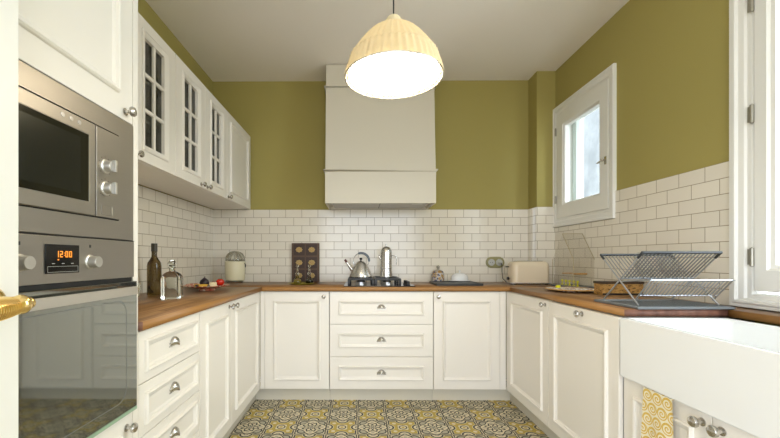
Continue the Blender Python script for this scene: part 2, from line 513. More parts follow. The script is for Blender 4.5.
# ------------------------------------------------------------------ base cabinets: back run (faces -y)
c = thing('base_cabinet', 'cream one-door base cabinet in the back run, between the inner corner and the hob drawers', 'cabinet', (-.735, BY, 0), 0, 'panelled base cabinets')
w = .4985
carcass(c, w, .754, .56, DZ); plinth(c, w+.084, -.084); MB().box((-.034, .002, DZ+.001), (-.001, .02, DZ+DH)).build('filler_strip', 'cream', c)
d = door_front(c, 0, DZ, w, DH); knob(d, w-.042, 0, DZ+DH-.038)
c = thing('drawer_cabinet', 'cream three-drawer base cabinet under the gas hob', 'cabinet', (-.2345, BY, 0), 0, 'panelled base cabinets')
w = .797
carcass(c, w, .754, .56, DZ); plinth(c, w)
for k in range(3):
    d = door_front(c, 0, DZ + k*DH/3, w, DH/3, 'drawer'); cup_pull(d, w/2, -.0, DZ + (k+.5)*DH/3)
c = thing('base_cabinet', 'cream one-door base cabinet right of the hob drawers, below the black griddle', 'cabinet', (.5645, BY, 0), 0, 'panelled base cabinets')
w = .509
carcass(c, w, .754, .56, DZ); plinth(c, w+.096); MB().box((w+.001, .002, DZ+.001), (w+.0455, .02, DZ+DH)).build('filler_strip', 'cream', c)
d = door_front(c, 0, DZ, w, DH); knob(d, .035, 0, DZ+DH-.038)

# left run (faces +x): local x -> +y world
Y0 = 1.272
c = thing('drawer_cabinet', 'cream four-drawer base cabinet beside the oven housing, under the wine bottle', 'cabinet', (BX, Y0, 0), 90, 'panelled base cabinets')
w = .489
carcass(c, w, .754, .56, DZ); plinth(c, w)
for k in range(4):
    d = door_front(c, 0, DZ + k*DH/4, w, DH/4, 'drawer', .034); cup_pull(d, w/2, 0, DZ + (k+.5)*DH/4)
c = thing('base_cabinet', 'cream two-door base cabinet below the plate of fruit, knobs side by side', 'cabinet', (BX, Y0+.491, 0), 90, 'panelled base cabinets')
w = 1.045
carcass(c, w, .754, .56, DZ); plinth(c, w+.0745)
wd = .435
d = door_front(c, 0, DZ, wd, DH); knob(d, wd-.038, 0, DZ+DH-.03)
d = door_front(c, wd, DZ, w-wd, DH); knob(d, wd+.038, 0, DZ+DH-.03)
MB().box((w+.001, .002, DZ+.001), (w+.025, .02, DZ+DH)).build('filler_strip', 'cream', c)

# right run (faces -x): local x -> -y world
c = thing('base_cabinet', 'cream one-door base cabinet in the right run, next to the inner corner under the toaster', 'cabinet', (RX, BY-.0015, 0), -90, 'panelled base cabinets')
w = .6315
carcass(c, w, .754, .56, DZ); plinth(c, w+.0515, -.0515); MB().box((0, .002, DZ+.001), (.03, .02, DZ+DH)).build('filler_strip', 'cream', c)
d = door_front(c, .031, DZ, w-.031, DH); knob(d, w-.038, 0, DZ+DH-.025)
c = thing('dishwasher', 'cream panelled dishwasher front with one knob at top centre, beside the sink', 'dishwasher', (RX, 2.199, 0), -90)
w = .596
carcass(c, w, .754, .56, DZ, name='body', mname='steel'); plinth(c, w)
d = door_front(c, 0, DZ, w, DH); knob(d, .33, 0, DZ+DH-.025, s=1.1)
c = thing('sink_cabinet', 'cream two-door cabinet beneath the deep white sink, with a tea towel', 'cabinet', (1.136, 1.598, 0), -90)
w = .798
carcass(c, w, .49, .56, DZ, y=.022); MB().box((0, .05, 0), (w, .066, .097)).build('plinth', 'plinth', c)
for k in (0, 1):
    d = door_front(c, k*w/2, DZ, w/2, .500, inset=.062); knob(d, w/2 + (-.034, .034)[k], 0, .565, s=1.15)
c = thing('base_cabinet', 'cream base cabinet beyond the near end of the sink', 'cabinet', (RX, .797, 0), -90, 'panelled base cabinets')
w = .6
carcass(c, w, .754, .56, DZ); plinth(c, w); d = door_front(c, 0, DZ, w, DH); knob(d, .04, 0, DZ+DH-.03)

# ------------------------------------------------------------------ worktop
m = MB()
cf = BX+.016; rf = RX+.021; bf = BY-.02; y1 = 1.600
m.prism([(XL+.001, 1.272), (cf, 1.272), (cf, bf), (XL+.001, bf)], CB, CT, 1, [3, 2, 1, 1])
m.prism([(XL+.001, bf), (cf, bf), (rf, bf), (XR-.001, bf), (XR-.001, 3.269), (1.562, 3.269), (1.562, YB-.001), (XL+.001, YB-.001)], CB, CT, 0, [0, 2, 0, 0, 0, 0, 0, 0])
m.prism([(rf, y1), (XR-.001, y1), (XR-.001, bf), (rf, bf)], CB, CT, 1, [3, 1, 1, 2])
m.prism([(1.585, .19), (XR-.001, .19), (XR-.001, y1), (1.585, y1)], CB, CT, 1, [3, 1, 1, 2])
m.prism([(rf, .19), (1.585, .19), (1.585, .797), (rf, .797)], CB, CT, 1, [3, 1, 3, 2])
tag(m.build('worktop', ['woodx', 'woody', 'edge', 'endgrain'], fix=False), 'warm oiled wood worktop running around three sides of the kitchen', 'worktop')

# ------------------------------------------------------------------ sink
m = MB()
sx0, sx1, sy0, sy1, sz0, sz1 = 1.117, 1.575, .80, 1.597, .603, .853
prof = [(.004, .004, sz0), (0, 0, sz0+.006), (0, 0, sz1-.008), (.003, .003, sz1-.002), (.008, .008, sz1), (.020, .020, sz1), (.027, .027, sz1-.004), (.030, .030, sz1-.014), (.034, .034, sz0+.07), (.05, .05, sz0+.045), (.08, .08, sz0+.035)]
lp = []
def rr(ix, iy, z, rad=.02, n=5):
    a0, a1, b0, b1 = sx0+ix, sx1-ix, sy0+iy, sy1-iy; out = []
    for cx, cy, s0 in ((a1-rad, b1-rad, 0), (a0+rad, b1-rad, 1), (a0+rad, b0+rad, 2), (a1-rad, b0+rad, 3)):
        for k in range(n):
            t = PI/2*(s0 + k/(n-1)); out.append(m.bm.verts.new((cx+rad*math.cos(t), cy+rad*math.sin(t), z)))
    return out
for i, (ix, iy, z) in enumerate(prof): lp.append(rr(ix, iy, z, .008 if i < 6 else .035))
for a, b in zip(lp, lp[1:]):
    n = len(a)
    for k in range(n): m.bm.faces.new((a[k], a[(k+1) % n], b[(k+1) % n], b[k]))
m.bm.faces.new(lp[-1]); m.bm.faces.new(lp[0][::-1])
s = thing('kitchen_sink', 'deep white ceramic apron-front sink in the right run', 'sink', (0, 0, 0))
m.build('basin', 'ceramic', s)
MB().lathe([(0, .0), (.042, 0), (.045, .003), (.038, .004), (.034, .002), (0, .001)], 28, (1.34, 1.2, sz0+.0355)).build('drain', 'chrome', s)

# ------------------------------------------------------------------ tea towel
m = MB(); t = bmesh.new(); nu, nv = 16, 24; g = []
for i in range(nu+1):
    row = []
    for j in range(nv+1):
        u = i/nu - .5; v = j/nv
        row.append(t.verts.new((u*(.135 + .03*v), -.018 - .006*math.sin(u*9 + .6)*v - .004*abs(u)*v, -.42*v + .0005)))
    row = [t.verts.new((row[0].co.x, .004, .0015))] + row
    g.append(row)
for i in range(nu):
    for j in range(nv+1): t.faces.new((g[i][j], g[i+1][j], g[i+1][j+1], g[i][j+1]))
bmesh.ops.solidify(t, geom=t.faces[:], thickness=-.0022)
m.merge(t, 0)
tag(m.build('tea_towel', 'towel'), 'yellow and cream scroll-print tea towel hanging over the sink cabinet door', 'towel', None, (1.1345, 1.395, .6005), -90)

# ------------------------------------------------------------------ tall oven housing (faces +x)
TY0, TY1 = .60, 1.27
c = thing('oven_housing', 'tall cream cabinet housing the built-in microwave and oven', 'cabinet', (BX, TY0, 0), 90)
w = TY1 - TY0
m = MB()
m.box((0, 0, 0), (.028, .58, 2.40), 0).box((w-.028, 0, 0), (w, .58, 2.40), 0)
m.box((.028, .56, .1), (w-.028, .58, 2.40)).box((.028, .022, 2.38), (w-.028, .56, 2.40)).box((.028, .03, .583), (w-.028, .56, .60))
m.box((.028, .03, 1.56), (w-.028, .56, 1.575)).box((.028, .03, .1), (w-.028, .56, .115))
m.build('body', 'cream', c, fix=False)
MB().box((.028, .05, 0), (w-.028, .066, .097)).build('plinth', 'plinth', c)
d = door_front(c, .028, 1.558, w-.056, .84, 'door', .075); knob(d, w-.028-.042, 0, 1.558+.03)
d = door_front(c, .028, DZ, w-.056, .498, 'drawer', .06); knob(d, w-.028-.036, 0, .55)

# microwave: local x -> +y, origin at y=.64-> faces +x
mw = thing('microwave_oven', 'built-in stainless steel microwave with black window and two round dials', 'microwave', (BX, .632, 1.168), 90)
W, H = .607, .387
m = MB(); m.rings(0, 0, W, H, [(0, 0, .02), (0, 0, -.003), (.003, .003, -.005), (.078, .058, -.005), (.079, .059, .006)], cap=False)
m.build('trim_frame', 'steel', mw)
m = MB().box((.070, .002, .050), (W-.070, .40, H-.064)); m.build('cavity_box', 'dark', mw)
dx0, dx1 = .082, .418   # door part
dr = thing_door = MB()
dr.rings(dx0, .0615, dx1-dx0, H-.1255, [(0, 0, .0), (0, 0, -.010), (.002, .002, -.012), (.024, .036, -.012), (.0255, .0375, -.0105)], cap=False)
dr = dr.build('door', 'steel', mw)
m = MB(); m.rings(dx0+.0255, .099, dx1-dx0-.051, H-.198, [(0, 0, -.0105), (.030, .018, -.0105)], cap=False, mi=0)
m.rings(dx0+.0255, .099, dx1-dx0-.051, H-.198, [(.030, .018, -.0105)], cap=True, mi=1)
m.build('window_panel', ['mwblack', 'mwglass'], dr)
m = MB()
for k in range(3): m.lathe([(0, 0), (.0065, 0), (.006, .0012), (0, .0015)], 16, (.30+.028*k, -.012, H-.080), 'y')
m.build('badge', 'wire', dr)
cp = MB().box((dx1+.0025, -.012, .0615), (W-.082, -.0, H-.064), 0, .0015).build('control_panel', 'steel', mw)
for zz in (.213, .1475):
    k = MB().lathe([(0, 0), (.0215, 0), (.021, .004), (.0165, .006), (.016, .022), (.0145, .024), (0, .024)], 28, (.456, -.012, zz), 'y').build('dial', 'satin', cp)
    MB().box((.4515, -.047, zz-.017), (.4605, -.0362, zz+.017), 0, .001).build('dial_grip', 'satin', k)
    m = MB()
    for i in range(9):
        a = math.radians(-40 + 32.5*i)
        m.box((.456+.026*math.cos(a)-.001, -.0125, zz+.028*math.sin(a)-.001), (.456+.026*math.cos(a)+.001, -.0119, zz+.028*math.sin(a)+.001))
    m.build('dial_markings', 'black', cp)
MB().rings(.440, .070, .048, .028, [(0, 0, -.0119), (0, 0, -.0135), (.001, .001, -.0135), (.0018, .0018, -.0125)]).build('open_button', 'steel', cp)

# oven
ov = thing('built_in_oven', 'built-in stainless oven with mirror glass door, clock reading 12:00 and two dials', 'oven', (BX, .632, .600), 90)
H = .564
MB().box((.004, .0, .004), (W-.004, .52, H-.004)).build('cavity_box', 'dark', ov)
cp = MB().box((0, -.006, .445), (W, -.001, H), 0, .002).build('control_panel', 'steel', ov)
MB().box((0, -.006, H+.0005), (W, -.001, H+.0025)).build('shadow_gap', 'dark', ov)
k0 = MB().box((.253, -.009, .4695), (.360, -.006, .543), 0, .001).build('clock_display', 'blackglass', cp)
segs = {'0': 'abcdef', '1': 'bc', '2': 'abged'}
m = MB()
def dig(ch, x, z, w=.0085, h=.016, t=.0022):
    S = {'a': ((x, z+h-t), (x+w, z+h)), 'd': ((x, z), (x+w, z+t)), 'g': ((x, z+h/2-t/2), (x+w, z+h/2+t/2)), 'b': ((x+w-t, z+h/2), (x+w, z+h)),
         'c': ((x+w-t, z), (x+w, z+h/2)), 'f': ((x, z+h/2), (x+t, z+h)), 'e': ((x, z), (x+t, z+h/2))}
    for q in segs[ch]:
        (a, b), (c2, d2) = S[q]; m.box((a, -.0096, b), (c2, -.0091, d2))
xx = .283
for ch in '12:00':
    if ch == ':':
        m.box((xx, -.0096, .5145), (xx+.002, -.0091, .5165)).box((xx, -.0096, .5205), (xx+.002, -.0091, .5225)); xx += .0045
    else: dig(ch, xx, .5105); xx += .0125
m.box((.288, -.0096, .503), (.292, -.0091, .506))
m.build('clock_digits', 'led', k0)
m = MB().rings(.258, .473, .097, .015, [(0, 0, -.0091), (0, 0, -.0095), (.0007, .0007, -.0095), (.0007, .0007, -.0092)], cap=False)
for xq in (.275, .305, .335): m.box((xq-.004, -.0096, .494), (xq+.004, -.0091, .4955))
m.build('display_markings', 'soft', k0)
for xk in (.186, .404):
    k = MB().lathe([(0, 0), (.0205, 0), (.020, .002), (.0165, .004), (.016, .024), (.0145, .026), (0, .026)], 30, (xk, -.006, .498), 'y').build('dial', 'satin', cp)
    MB().box((xk-.003, -.0065, .538), (xk+.003, -.0058, .546)).build('dial_marking', 'slate', cp)
dr = MB().box((.0, -.016, .012), (W, -.002, .432), 0, .002).build('door', 'ovenglass', ov, 'mirror-like tinted glass oven door')
MB().box((.0, -.0165, .0005), (W, -.001, .011), 0, .001).build('door_seal', 'seal', dr)
MB().box((.01, -.003, .433), (W-.01, -.0005, .444)).build('vent_slot', 'dark', ov)
m = MB(); L_ = []
for dd_ in (0, .0022):
    x0_, x1_, z0_, z1_, rd_ = .05+dd_, W-.055-dd_, .050+dd_, .375-dd_, .045; q_ = []
    for cx, cz, s0 in ((x1_-rd_, z1_-rd_, 0), (x0_+rd_, z1_-rd_, 1), (x0_+rd_, z0_+rd_, 2), (x1_-rd_, z0_+rd_, 3)):
        for k in range(8): a_ = PI/2*(s0 + k/7); q_.append(m.bm.verts.new((cx+rd_*math.cos(a_), -.01625, cz+rd_*math.sin(a_))))
    L_.append(q_)
for i in range(32): m.bm.faces.new((L_[0][i], L_[0][(i+1) % 32], L_[1][(i+1) % 32], L_[1][i]))
m.build('inner_window_line', mat('print_grey', (120, 122, 118), .4), dr)
h = MB().box((.030, -.054, .392), (.550, -.044, .418), 0, .002).build('handle', 'barsteel', dr)
for xb in (.05, .515): MB().box((xb, -.044, .396), (xb+.02, -.016, .414), 0, .001).build('handle_bracket', 'steel', h)

# ------------------------------------------------------------------ wall cabinets (face +x)
UX, UZ, UH = -1.02, 1.563, .68
def wall_unit(y0, w, label, doors):
    c = thing('wall_cabinet', label, 'cabinet', (UX, y0, UZ), 90, 'wall cabinets on the left wall')
    D = .335; t = .018; m = MB()
    m.box((0, .021, 0), (t, D, UH)).box((w-t, .021, 0), (w, D, UH)).box((t, .021, 0), (w-t, D, t)).box((t, .021, UH-t), (w-t, D, UH)).box((t, D-.008, t), (w-t, D, UH-t))
    m.build('carcass', 'cream', c, fix=False)
    m = MB().box((t+.001, .06, .23), (w-t-.001, D-.009, .245)).box((t+.001, .06, .43), (w-t-.001, D-.009, .445)); m.build('shelf', 'carcass', c, fix=False)
    for (x, dw, kind, kx) in doors:
        if kind == 'glass':
            g = .0015; X, Z, ww, hh = x+g, g, dw-2*g, UH-2*g
            ix = ww/2 - .088; iz = .082
            m = MB(); a, b = ix-.030, iz-.030
            m.rings(X, Z, ww, hh, [(ix, iz, .02), (0, 0, .02), (0, 0, .0015), (.0015, .0015, 0), (a, b, 0), (a+.0015, b+.0015, -.006), (a+.007, b+.007, -.009),
                                  (a+.013, b+.013, -.005), (a+.020, b+.020, -.004), (a+.027, b+.027, .002), (ix, iz, .003), (ix, iz, .02)], cap=False)
            d = m.build('door', 'cream', c, 'door with six glass panes')
            gx, gz, gw, gh = X+ix, Z+iz, ww-2*ix, hh-2*iz
            m = MB().box((gx+gw/2-.009, .004, gz), (gx+gw/2+.009, .018, gz+gh), 0, .003)
            for q in (1, 2): m.box((gx, .0045, gz+gh*q/3-.009), (gx+gw, .0175, gz+gh*q/3+.009), 0, .003)
            m.build('glazing_bars', 'cream', d)
            MB().box((gx-.004, .0195, gz-.004), (gx+gw+.004, .0222, gz+gh+.004)).build('glass_pane', 'cabglass', d)
        else:
            d = door_front(c, x, 0, dw, UH, inset=.062)
        if kx is not None: knob(d, kx, 0, .02)
    return c
wall_unit(1.275, .752, 'cream wall cabinet next to the oven housing, glazed doors with one knob between them', [(0, .36, 'glass', .33), (.36, .392, 'glass', .392)])
wall_unit(2.029, .79, 'cream wall cabinet with two six-pane glazed doors and paired knobs, middle of the row', [(0, .39, 'glass', .325), (.39, .40, 'glass', .42)])
c = wall_unit(2.821, .60, 'cream wall cabinet with a solid panelled door beside the back wall', [(0, .58, 'solid', .02)])
MB().box((.581, .002, .001), (.606, .02, UH-.001)).build('filler_strip', 'cream', c)

# ------------------------------------------------------------------ extractor hood
hd = thing('extractor_hood', 'tall cream boxed chimney hood above the gas hob', 'extractor hood', (.169, YB-T, 1.563))
hw = .457; d0, d1 = -.39, -.30
def frustum(m, z0, z1, w0, w1, y0, y1_, mi=0, back=0.0):
    vs = [m.bm.verts.new(p) for p in ((-w0, back, z0), (w0, back, z0), (w0, y0, z0), (-w0, y0, z0), (-w1, back, z1), (w1, back, z1), (w1, y1_, z1), (-w1, y1_, z1))]
    for q in ((0, 1, 5, 4), (1, 2, 6, 5), (2, 3, 7, 6), (3, 0, 4, 7), (4, 5, 6, 7), (3, 2, 1, 0)):
        f = m.bm.faces.new([vs[i] for i in q]); f.material_index = mi
m = MB()
# lower box: ring shaped so that the underside has a recess for the filters
def ringz(z, ix, iy): return [m.bm.verts.new(p) for p in ((-hw+ix, -.004-iy*.4, z), (hw-ix, -.004-iy*.4, z), (hw-ix, d0+iy, z), (-hw+ix, d0+iy, z))]
L = [ringz(.268, 0, 0), ringz(0, 0, 0), ringz(0, .018, .018), ringz(.018, .022, .022)]
for a, b in zip(L, L[1:]):
    for i in range(4): m.bm.faces.new((a[i], a[(i+1) % 4], b[(i+1) % 4], b[i]))
m.bm.faces.new(L[-1]); m.bm.faces.new(L[0])
m.build('hood_box', 'hoodpaint', hd)
m = MB(); frustum(m, .262, 1.192, .455, .457, d0+.004, d1); m.build('chimney', 'hoodpaint', hd)
def mould(m, z, h, p0, p1):
    for (za, zb, pa, pb) in ((z, z+h*.55, p0, p1), (z+h*.55, z+h, p1, p1)):
        yb = d0 if z < .5 else -.312
        frustum(m, za, zb, hw+pa, hw+pb, yb-pa, yb-pb)
m = MB(); mould(m, .258, .020, .001, .014); m.build('lower_moulding', 'hoodpaint', hd)
m = MB(); mould(m, .975, .026, .001, .014); m.build('upper_moulding', 'hoodpaint', hd)
m = MB().box((-.40, d0+.05, .004), (.40, -.05, .014), 0, .002).box((-.002, d0+.05, .0025), (.002, -.05, .006), 1)
m.build('filter_panel', ['steel', 'dark'], hd)
MB().box((.27, d0+.06, .0015), (.36, d0+.10, .005), 0, .001).build('switch_strip', 'soft', hd)

# ------------------------------------------------------------------ windows (right wall, face -x): local x -> -y
def window(name, wall_y1, z0, w, h, op, sash_kw):
    """op: opening inset from casing outer edge"""
    c = struct(bpy.data.objects.new(name, None)); COL.objects.link(c); c.location = (XR, wall_y1, z0); c.rotation_euler = (0, 0, -PI/2)
    return c
w1 = window('window_1', 3.285, 1.378, .79, 1.045, 0, None); w1['label'] = 'small square-framed window high on the green wall'
ww, hh = .79, 1.045
MB().rings(0, 0, ww, hh, [(0, 0, .0), (0, 0, -.020), (.003, .003, -.024), (.018, .018, -.024), (.024, .024, -.018), (.048, .048, -.018), (.054, .054, -.012), (.060, .072, -.010), (.060, .072, .03)], cap=False).build('window_frame', 'white', w1)
sx, sz = .062, .074; sw, sh = ww-2*sx, hh-2*sz
m = MB(); ax, az = .108, .125
m.rings(sx, sz, sw, sh, [(ax, az, .035), (0, 0, .035), (0, 0, -.012), (.004, .004, -.016), (ax-.018, az-.018, -.016), (ax-.012, az-.012, -.008), (ax-.002, az-.002, -.004), (ax, az, .002), (ax, az, .035)], cap=False)
s1 = m.build('window_sash', 'white', w1)
MB().box((sx+ax-.005, .014, sz+az-.005), (sx+sw-ax+.005, .018, sz+sh-az+.005)).build('glass_pane', 'pane', s1)
for zz in (.235, .825): MB().lathe([(0, 0), (.006, .0), (.0065, .004), (.0065, .062), (.006, .066), (0, .067)], 12, (sx-.004, -.022, zz-.03)).box((sx-.018, -.0195, zz-.022), (sx-.004, -.017, zz+.028)).build('hinge', 'screwdark', w1)
m = MB().box((sx+sw-.032, -.021, .385), (sx+sw-.012, -.016, .44), 0, .002).lathe([(0, 0), (.006, 0), (.006, .02), (0, .02)], 12, (sx+sw-.022, -.02, .413), 'y')
m.tube([(sx+sw-.022, -.041, .413), (sx+sw-.045, -.045, .409), (sx+sw-.075, -.043, .403)], [.0065, .006, .005], 8); m.sphere((sx+sw-.02, -.043, .413), .010)
m.build('handle', 'nickel', s1)
# outer frame seen through the glass, in the reveal
m = MB().rings(.07, .08, ww-.14, hh-.16, [(.0, .0, .15), (.0, .0, .12), (.052, .05, .12), (.052, .05, .15)], cap=False); m.build('outer_frame', 'outframe', w1)

w2 = window('window_2', 1.72, CT+.002, 0, 0, 0, None); w2['label'] = 'tall white casement window beyond the sink'
ww, hh = 1.335, 1.72
MB().rings(0, 0, ww, hh, [(0, 0, .0), (0, 0, -.018), (.003, .003, -.022), (.016, .016, -.022), (.022, .022, -.028), (.032, .032, -.028), (.040, .036, -.018), (.062, .040, -.016), (.070, .044, -.008), (.088, .060, -.008), (.098, .066, .004), (.098, .066, .04)], cap=False).build('window_frame', 'white', w2)
for k, xs in enumerate((.1015, .669)):
    sw = .5645; sh = hh - .155; sz = .0775
    m = MB(); ax, az = .078, .118
    m.rings(xs, sz, sw, sh, [(ax, az, .04), (0, 0, .04), (0, 0, -.010), (.004, .004, -.014), (ax-.028, az-.028, -.014), (ax-.02, az-.02, -.004), (ax-.004, az-.004, -.002), (ax, az, .006), (ax, az, .04)], cap=False)
    s2 = m.build('window_sash', 'white', w2)
    MB().box((xs+ax-.005, .016, sz+az-.005), (xs+sw-ax+.005, .020, sz+sh-az+.005)).build('glass_pane', 'pane', s2)
    if k == 0:
        m = MB(); m.tube([(xs+.22, -.014, sz+.02), (xs+.24, -.03, sz+.03), (xs+.26, -.014, sz+.02)], .003, 8)
for zz in (.225, .85, 1.335):
    MB().lathe([(0, -.004), (.004, -.002), (.0075, 0), (.0075, .078), (.004, .080), (0, .083)], 12, (.1, -.020, zz-.04)).box((.080, -.0195, zz-.034), (.1, -.014, zz+.034), 0, .001).build('hinge', 'screwdark', w2)

for wn_, W_, par in (('a', W1, w1), ('b', W2, w2)):
    o = par.location; yb, yt = o.y - W_[1], o.y - W_[0]; za, zb = W_[2]-o.z, W_[3]-o.z; q = .004
    MB().box((yb, .036, za), (yb+q, TH, zb)).box((yt-q, .036, za), (yt, TH, zb)).box((yb, .036, za), (yt, TH, za+q)).box((yb, .036, zb-q), (yt, TH, zb)).build('reveal_lining', 'white', par, fix=False)
# neighbouring house outside the small window
b = MB().box((4.2, .0, -3), (4.5, 9, 7)); nb = b.build('wall_outside', 'outside'); struct(nb, 'bright rendered wall of the neighbouring house')

# ------------------------------------------------------------------ open door at the left edge
d = struct(bpy.data.objects.new('door_1', None)); COL.objects.link(d); d.location = (-.705, .755, 0); d['label'] = 'white open door leaf at the edge with brass handle'
MB().box((-.04, -.83, .008), (0, 0, 2.10), 0, .002).build('door_leaf', 'white', d)
m = MB(); hz = 1.022; hy = -.060
m.lathe([(0, 0), (.031, 0), (.031, .003), (.027, .006), (.024, .011), (.014, .015), (.013, .046), (.0, .047)], 32, (0, hy, hz), 'x')
rose = m.build('handle', 'brass', d)
m = MB()
pts = []; rad = []
for i in range(25):
    t = i/24; pts.append((.052, hy + .010 - .125*t, hz - .004 - .010*t)); rad.append(.012 + .0075*math.sin(PI*min(1, t*1.05))**.8)
m.tube(pts, rad, 28)
for i in range(3, 22):   # ribbing rings
    t = i/24; m.tube([(.052 + (rad[i]+.0004)*math.cos(a), pts[i][1], pts[i][2] + (rad[i]+.0004)*math.sin(a)) for a in [2*PI*k/24 for k in range(24)]], .0011, 5, closed=True)
m.sphere((.052, hy+.008, hz-.003), .019, 0, (1, .9, 1)); m.sphere((.052, hy+.024, hz-.002), .012)
m.build('lever', 'brass', rose)

# ------------------------------------------------------------------ pendant lamp
lx, ly, lz = .146, 1.6, 1.890
lp_ = thing('pendant_lamp', 'lit cream pleated dome pendant lamp hanging on a dark cord', 'lamp', (lx, ly, lz))
out = [(.2105, 0), (.2105, .004), (.2045, .03), (.196, .055), (.1865, .078), (.1890, .081), (.1890, .085), (.1835, .088), (.172, .105), (.151, .135), (.130, .162), (.106, .187), (.080, .206), (.056, .219), (.03, .228)]
m = MB()
m.lathe(out + [(r-.003, z-.001) for r, z in out[::-1]], 216, (0, 0, 0), 'z', 0, .020, 44)
m.build('shade', 'shade', lp_, ang=80)
m = MB()
m.lathe([(.0, .222), (.034, .222), (.036, .230), (.034, .252), (.026, .262), (0, .263)], 36, (0, 0, 0), 'z', 0, .02, 12); m.build('shade_cap', 'gland', lp_)
m = MB().tube([(.2095*math.cos(2*PI*k/64), .2095*math.sin(2*PI*k/64), .001) for k in range(64)], .0028, 8, closed=True); m.build('rim_ring', 'wire', lp_)
MB().lathe([(0, .012), (.196, .012), (.196, .014)], 64).build('diffuser', 'lampglow', lp_, fix=False)
MB().lathe([(.197, .0145), (.19, .0165), (0, .0165)], 64).build('diffuser_back', 'porcelain', lp_, fix=False)  # added plate that keeps the diffuser's glow off the shade
MB().tube([(0, 0, .262), (-.004, 0, ZC-lz)], .003, 8).build('cord', 'rubber', lp_)
bulb = bpy.data.lights.new('pendant_bulb', 'POINT'); bulb.energy = 1.1; bulb.color = (1, .93, .82); bulb.shadow_soft_size = .04
bo = bpy.data.objects.new('pendant_bulb', bulb); COL.objects.link(bo); bo.location = (lx, ly, lz+.08)

# ------------------------------------------------------------------ gas hob
hb = thing('gas_hob', 'black gas hob with cast pan supports set in the back worktop', 'hob', (.152, 3.10, CT))
MB().box((-.28, -.235, 0), (.28, .235, .007), 0, .003).build('hob_plate', 'blackglass', hb)
for gx in (-.145, .068):
    m = MB(); hx, hy2, zt = .095, .2, .062; r = .0075
    for x in (-hx, hx): m.box((gx+x-r, -hy2, zt-.014), (gx+x+r, hy2, zt), 0, .002)
    for y in (-hy2, 0, hy2): m.box((gx-hx, y-r, zt-.014), (gx+hx, y+r, zt), 0, .002)
    for y in (-.1, .1):
        for a in range(4):
            dx, dy = math.cos(a*PI/2), math.sin(a*PI/2)
            m.box((gx+dx*.03-r*.8, y+dy*.03-r*.8, zt-.012), (gx+dx*.097+r*.8, y+dy*.097+r*.8, zt), 0)
    for x in (-hx, hx):
        for y in (-hy2, 0, hy2): m.box((gx+x-.009, y-.008, .007), (gx+x+.009, y+.008, zt-.004), 0, .003)
    m.build('pan_support', 'black', hb, fix=False)
    for y in (-.1, .1):
        b = MB().lathe([(0, 0), (.045, 0), (.043, .012), (.036, .014), (.036, .022), (0, .022)], 28, (gx, y, .007)).build('burner', 'wire', hb)
        MB().lathe([(0, 0), (.033, 0), (.034, .006), (.028, .011), (0, .012)], 28, (gx, y, .0292)).build('burner_cap', 'black', b)
for i in range(4):
    MB().lathe([(0, 0), (.020, 0), (.020, .006), (.0155, .010), (.0145, .032), (0, .034)], 24, (.225, -.195+.05*i, .0072)).build('control_knob', 'black', hb)

# kettle
gz = CT + .0622
k = thing('kettle', 'polished steel cone-shaped kettle with grey arched handle on the hob', 'kettle', (.007, 3.12, gz)); k.scale = (1.07, 1.07, 1.07)
kb = MB().lathe([(0, 0), (.088, 0), (.092, .004), (.091, .012), (.078, .045), (.062, .078), (.045, .104), (.030, .120), (.020, .126), (0, .128)], 48).build('body', 'polished', k)
MB().lathe([(0, .126), (.004, .128), (.004, .134), (.010, .138), (.012, .146), (.009, .153), (0, .155)], 20).build('lid_knob', 'black', k)
sp = MB().tube([(-.066, 0, .055), (-.085, 0, .080), (-.104, 0, .106), (-.118, 0, .126)], [.017, .013, .009, .0075], 16).build('spout', 'polished', k)
MB().tube([(-.112, 0, .118), (-.127, 0, .139)], [.0105, .0085], 14).build('spout_whistle', mat('whistle_red', (96, 56, 48), .4), sp)
arc = [(.062*math.cos(a)+.003, 0, .128+.062*math.sin(a)) for a in [PI*1.12 - PI*1.24*i/28 for i in range(29)]]
hn = MB().tube([(-.048, 0, .100)] + arc + [(.052, 0, .096)], .0028, 8).build('handle', 'polished', k)
MB().tube(arc[11:27], [.006] + [.0095]*14 + [.006], 12).build('handle_grip', 'greyplastic', hn)
# coffee pot
p = thing('coffee_maker', 'tall polished steel stovetop coffee maker with rounded lid on the hob', 'coffee maker', (.222, 3.12, gz))
MB().lathe([(0, 0), (.051, 0), (.052, .004), (.048, .07), (.050, .074), (.050, .080), (.0485, .084), (.0475, .205), (.0, .205)], 40).build('body', 'polished', p)
ld = MB().lathe([(.0482, .2055), (.0482, .212), (.044, .232), (.032, .248), (.016, .257), (0, .260)], 40).build('lid', 'polished', p)
MB().lathe([(0, .258), (.004, .259), (.003, .266), (.007, .270), (.007, .278), (0, .281)], 16).build('lid_knob', 'polished', ld)
MB().tube([(.042, 0, .178), (.056, 0, .182), (.083, 0, .175), (.086, 0, .15), (.085, 0, .105)], .0036, 8).build('handle', 'polished', p)
MB().tube([(-.043, 0, .150), (-.056, 0, .168), (-.065, 0, .188)], [.012, .009, .006], 12).build('spout', 'polished', p)

